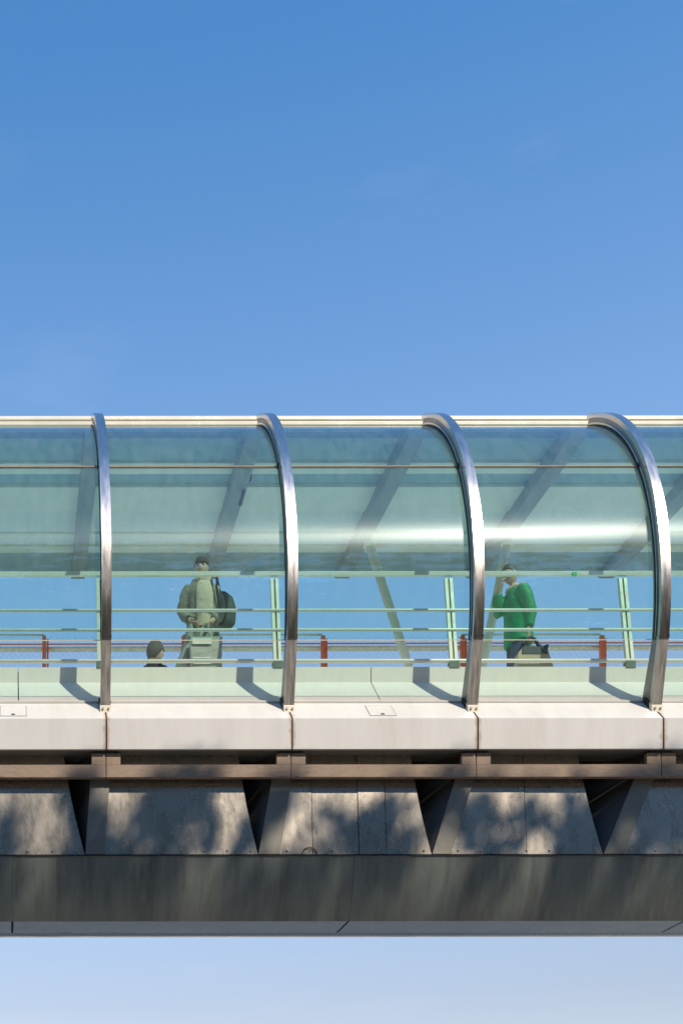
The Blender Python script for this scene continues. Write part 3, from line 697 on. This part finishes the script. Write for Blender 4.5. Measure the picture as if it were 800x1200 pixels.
link('hair', cap_mesh('hair', .108, T, M['kid'], -.62, .18, 1.13, 3), hd, world_space=False)
lofts('jacket', [[((0, 0, .36), .14, .11), ((0, 0, .55), .135, .11), ((0, 0, .70), .135, .10), ((-.02, 0, .79), .075, .07)], limb([(-.09, 0, .71), (-.16, .01, .57), (-.15, -.04, .46)], [.06, .052, .045]), limb([(.09, 0, .71), (.16, .01, .57), (.15, -.04, .46)], [.06, .052, .045])], M['black'], cp)
lofts('trousers', [limb([(-.06, 0, .40), (-.06, 0, .20), (-.06, .01, .06)], [.075, .06, .05]), limb([(.06, 0, .40), (.06, 0, .20), (.06, .01, .06)], [.075, .06, .05])], M['jeans'], cp)
for s in (-1, 1): lofts('shoe', [[((s * .06, .03, .0), .035, .045), ((s * .06, -.02, .02), .037, .08), ((s * .06, 0, .07), .035, .05)]], M['black'], cp, vox=.012, fold=0)

# man in a green jacket, in profile to the left, hand raised to the face -----------------
Ym = 16.9
mp_ = person('person', 'person in bright green jacket and jeans raising a hand to the face', (xx(606, Ym), Ym, FLOOR))
J = {'pelvis': (.02, 0, .92, .125), 'waist': (.02, 0, 1.08, .115), 'chest': (.0, 0, 1.30, .135), 'neck': (-.03, 0, 1.46, .06), 'neck2': (-.05, 0, 1.53, .055),
     'lh': (.02, -.08, .90, .09), 'lk': (-.02, -.09, .48, .062), 'la': (.0, -.09, .08, .045), 'lt': (-.14, -.10, .03, .038),
     'rh': (.02, .08, .90, .09), 'rk': (.0, .09, .48, .062), 'ra': (.03, .09, .08, .045), 'rt': (-.11, .10, .03, .038),
     'ls': (.0, -.17, 1.40, .065), 'le': (.08, -.20, 1.10, .045), 'lw': (.06, -.20, .84, .032),
     'rs': (-.01, .15, 1.40, .065), 're': (-.19, .10, 1.20, .045), 'rw': (-.225, .0, 1.44, .032)}
E = [('pelvis', 'waist'), ('waist', 'chest'), ('chest', 'neck'), ('neck', 'neck2'), ('pelvis', 'lh'), ('lh', 'lk'), ('lk', 'la'), ('la', 'lt'), ('pelvis', 'rh'), ('rh', 'rk'), ('rk', 'ra'), ('ra', 'rt'),
     ('chest', 'ls'), ('ls', 'le'), ('le', 'lw'), ('chest', 'rs'), ('rs', 're'), ('re', 'rw')]
hand_joints(J, E, 'lw', 'L', (.1, 0, -1), (1, 0, 0), (.0, .8, -.3)); hand_joints(J, E, 'rw', 'Rr', (.35, -.1, .9), (0, 1, 0), (.9, 0, .2), 1.1)
skin_body('body', J, E, M['skin'], mp_, 'pelvis')
hd, T = head(mp_, Vector((-.085, -.005, 1.625)), .100, R(-74), R(8))
link('hair', cap_mesh('hair', .100, T, M['hairg'], -.25, .42, 1.07), hd, world_space=False)
lofts('jacket', [[((.02, 0, .76), .165, .215), ((.02, 0, .90), .165, .21), ((.015, 0, 1.10), .155, .20), ((.01, 0, 1.27), .165, .20), ((-.0, 0, 1.38), .135, .17), ((-.02, 0, 1.455), .085, .09)],
     limb([(.0, -.16, 1.40), (.05, -.20, 1.25), (.09, -.21, 1.08), (.07, -.205, .90)], [.085, .08, .072, .06]),
     limb([(-.01, .12, 1.40), (-.10, .13, 1.29), (-.19, .10, 1.20), (-.215, .05, 1.31), (-.225, .01, 1.40)], [.085, .08, .075, .065, .055])], M['green'], mp_, fold=.011, fs=6)
lofts('collar', [limb([(.05, -.05, 1.48), (-.04, -.085, 1.45), (-.115, -.03, 1.425), (-.11, .05, 1.425)], [.022, .028, .03, .02])], M['collar'], mp_, vox=.010, fold=.0)
lofts('trousers', [limb([(.02, -.08, .88), (-.01, -.09, .48), (.0, -.09, .10)], [.11, .09, .085]), limb([(.02, .08, .88), (.0, .09, .48), (.03, .09, .10)], [.11, .09, .085])], M['jeans'], mp_, vox=.016)
for s, xo in ((-1, 0), (1, .03)): lofts('shoe', [[((.04 + xo, s * .09, .0), .06, .045), ((-.03 + xo, s * .09, .03), .13, .05), ((.0 + xo, s * .09, .10), .07, .045)]], M['black'], mp_, vox=.012, fold=0)
# his bag
mb = empty('shoulder_bag', (xx(624, Ym - .2), Ym - .2, FLOOR + .28)); tag(mb, 'tan bag with dark strap hanging from the hand of the green jacket', 'bag')
bm = bmesh.new(); b_plate(bm, [(-.20, -.06, .16), (-.17, -.06, .0), (.20, -.06, .0), (.235, -.06, .10), (.16, -.06, .335), (-.14, -.06, .345), (-.19, -.06, .28)], (0, .12, 0))
link('bag_body', finish(bm, 'bag_body', M['tan'], bevel=.02, seg=3), mb, world_space=False)
link('bag_flap', box('bag_flap', (-.145, -.068, .27), (.15, .068, .352), M['strap'], .012), mb, world_space=False)
link('strap', tube('strap', [(-.13, 0, .35), (-.10, .0, .44), (-.03, 0, .50), (.03, 0, .47), (.06, -.02, .40), (.10, -.07, .33), (.14, -.075, .28), (.15, -.07, .36), (.12, 0, .36)], .022, M['strap'], 8), mb, world_space=False)

# ------------------------------------------------------------------ unseen trees added behind the viewpoint, crowns shaped to dapple the underside
def tree(name, label, X, Y, seed, crown):
    r = random.Random(seed)
    e = empty(name, (X, Y, 0)); tag(e, label, 'tree', 'unseen trees added to dapple the bridge')
    bm = bmesh.new()
    top = 17.0
    trunk_pts = [(0, 0, 0), (.1, .05, 3), (-.1, .1, 7), (.1, 0, 11), (0, .1, top)]
    b_tube(bm, trunk_pts, [.34, .28, .23, .16, .06], 10)
    lb = []
    for i in range(16):
        z = r.uniform(7, 16); a = r.uniform(0, 6.28); ln = r.uniform(1.6, 3.4)
        p0 = Vector((0, 0, z)); p1 = p0 + Vector((math.cos(a) * ln * .5, math.sin(a) * ln * .5, ln * .35)); p2 = p0 + Vector((math.cos(a) * ln, math.sin(a) * ln, ln * .8))
        b_tube(bm, [p0, p1, p2], [.09, .06, .02], 6)
    link('trunk', finish(bm, 'trunk', M['bark'], True), e, world_space=False)
    verts, faces = [], []
    for (cx, cy, cz, n, sp) in crown(r):
        for q in range(n):
            p = Vector((cx, cy, cz)) + Vector((r.gauss(0, sp), r.gauss(0, sp), r.gauss(0, sp * .8)))
            if p.z + Y * 0 > EYE + 5.50 + SL * (15.01 - (p.y + Y)) - .08: continue  # crown cut along the sun line so no leaf shades the fascia
            s = r.uniform(.05, .11); u = Vector((r.gauss(0, 1), r.gauss(0, 1), r.gauss(0, 1))).normalized(); w_ = u.orthogonal().normalized()
            w2 = u.cross(w_)
            b = len(verts)
            verts += [p - w_ * s * 1.5, p + w2 * s, p + w_ * s * 1.5, p - w2 * s]
            faces.append((b, b+1, b+2, b+3))
    me = bpy.data.meshes.new('crown'); me.from_pydata(verts, [], faces); me.materials.append(M['leaf'])
    link('crown', me, e, world_space=False)
    return e
TY = 2.6
def crown(r, n=45):
    out = []
    for i in range(n):
        x = r.uniform(-3.0, 3.0); y = r.uniform(-1.9, 1.9)
        zt = EYE + 5.50 + SL * (15.01 - (y + TY))
        d = r.random() ** 1.3 * 6.5
        if (x / 3.4) ** 2 + (y / 2.3) ** 2 > 1.05: continue
        out.append((x, y, zt - d - .02, r.randint(26, 56), r.uniform(.10, .18)))
    return out
for i, (X, n_) in enumerate(((2.2, 180), (7.0, 138), (11.8, 78), (16.6, 140))):
    tree('dapple_tree', ('leftmost', 'second from the left', 'third from the left', 'rightmost')[i] + ' of the four unseen trees added to dapple the bridge underside', X, TY, 40 + i, lambda r, n=n_: crown(r, n))

# belt of unseen trees added further back to block sky light and darken reflections
ORD = ('first', 'second', 'third', 'fourth', 'fifth', 'sixth', 'seventh', 'eighth', 'ninth')
def belt_tree(X, Y, h, seed, row, n):
    r = random.Random(seed)
    e = empty('sky_block_tree', (X, Y, 0)); tag(e, f'dense unseen tree added to block sky light, {ORD[n]} from the left in the {row} row opposite the bridge', 'tree', 'unseen trees added to block sky light')
    link('trunk', tube('trunk', [(0, 0, 0), (.2, 0, h * .3), (0, .1, h * .7)], [.5, .4, .12], M['bark'], 8), e, world_space=False)
    verts, faces = [], []
    for i in range(330):
        t = r.random(); a = r.uniform(0, 6.283); z = h * (.12 + .86 * t); rr = 5.2 * math.sin(math.pi * min(1, .15 + .85 * t)) ** .6 * math.sqrt(r.random())
        c = Vector((rr * math.cos(a), rr * math.sin(a), z))
        for q in range(26):
            p = c + Vector((r.gauss(0, .6), r.gauss(0, .6), r.gauss(0, .45))); sz_ = r.uniform(.2, .4)
            u = Vector((r.gauss(0, 1), r.gauss(0, 1), r.gauss(0, 1))).normalized(); w_ = u.orthogonal().normalized(); w2 = u.cross(w_)
            b = len(verts); verts += [p - w_ * sz_, p + w2 * sz_ * .7, p + w_ * sz_, p - w2 * sz_ * .7]; faces.append((b, b+1, b+2, b+3))
    me = bpy.data.meshes.new('crown'); me.from_pydata(verts, [], faces); me.materials.append(M['leaf'])
    link('crown', me, e, world_space=False)
for i in range(8): belt_tree(-29.5 + 9.0 * i + rnd.uniform(-1, 1), -19 + rnd.uniform(-1, 1), rnd.uniform(29, 32), 70 + i, 'taller back', i)
for i in range(9): belt_tree(-34 + 9.0 * i + rnd.uniform(-1, 1), -13 + rnd.uniform(-2, 2), rnd.uniform(24, 28), 90 + i, 'front', i)
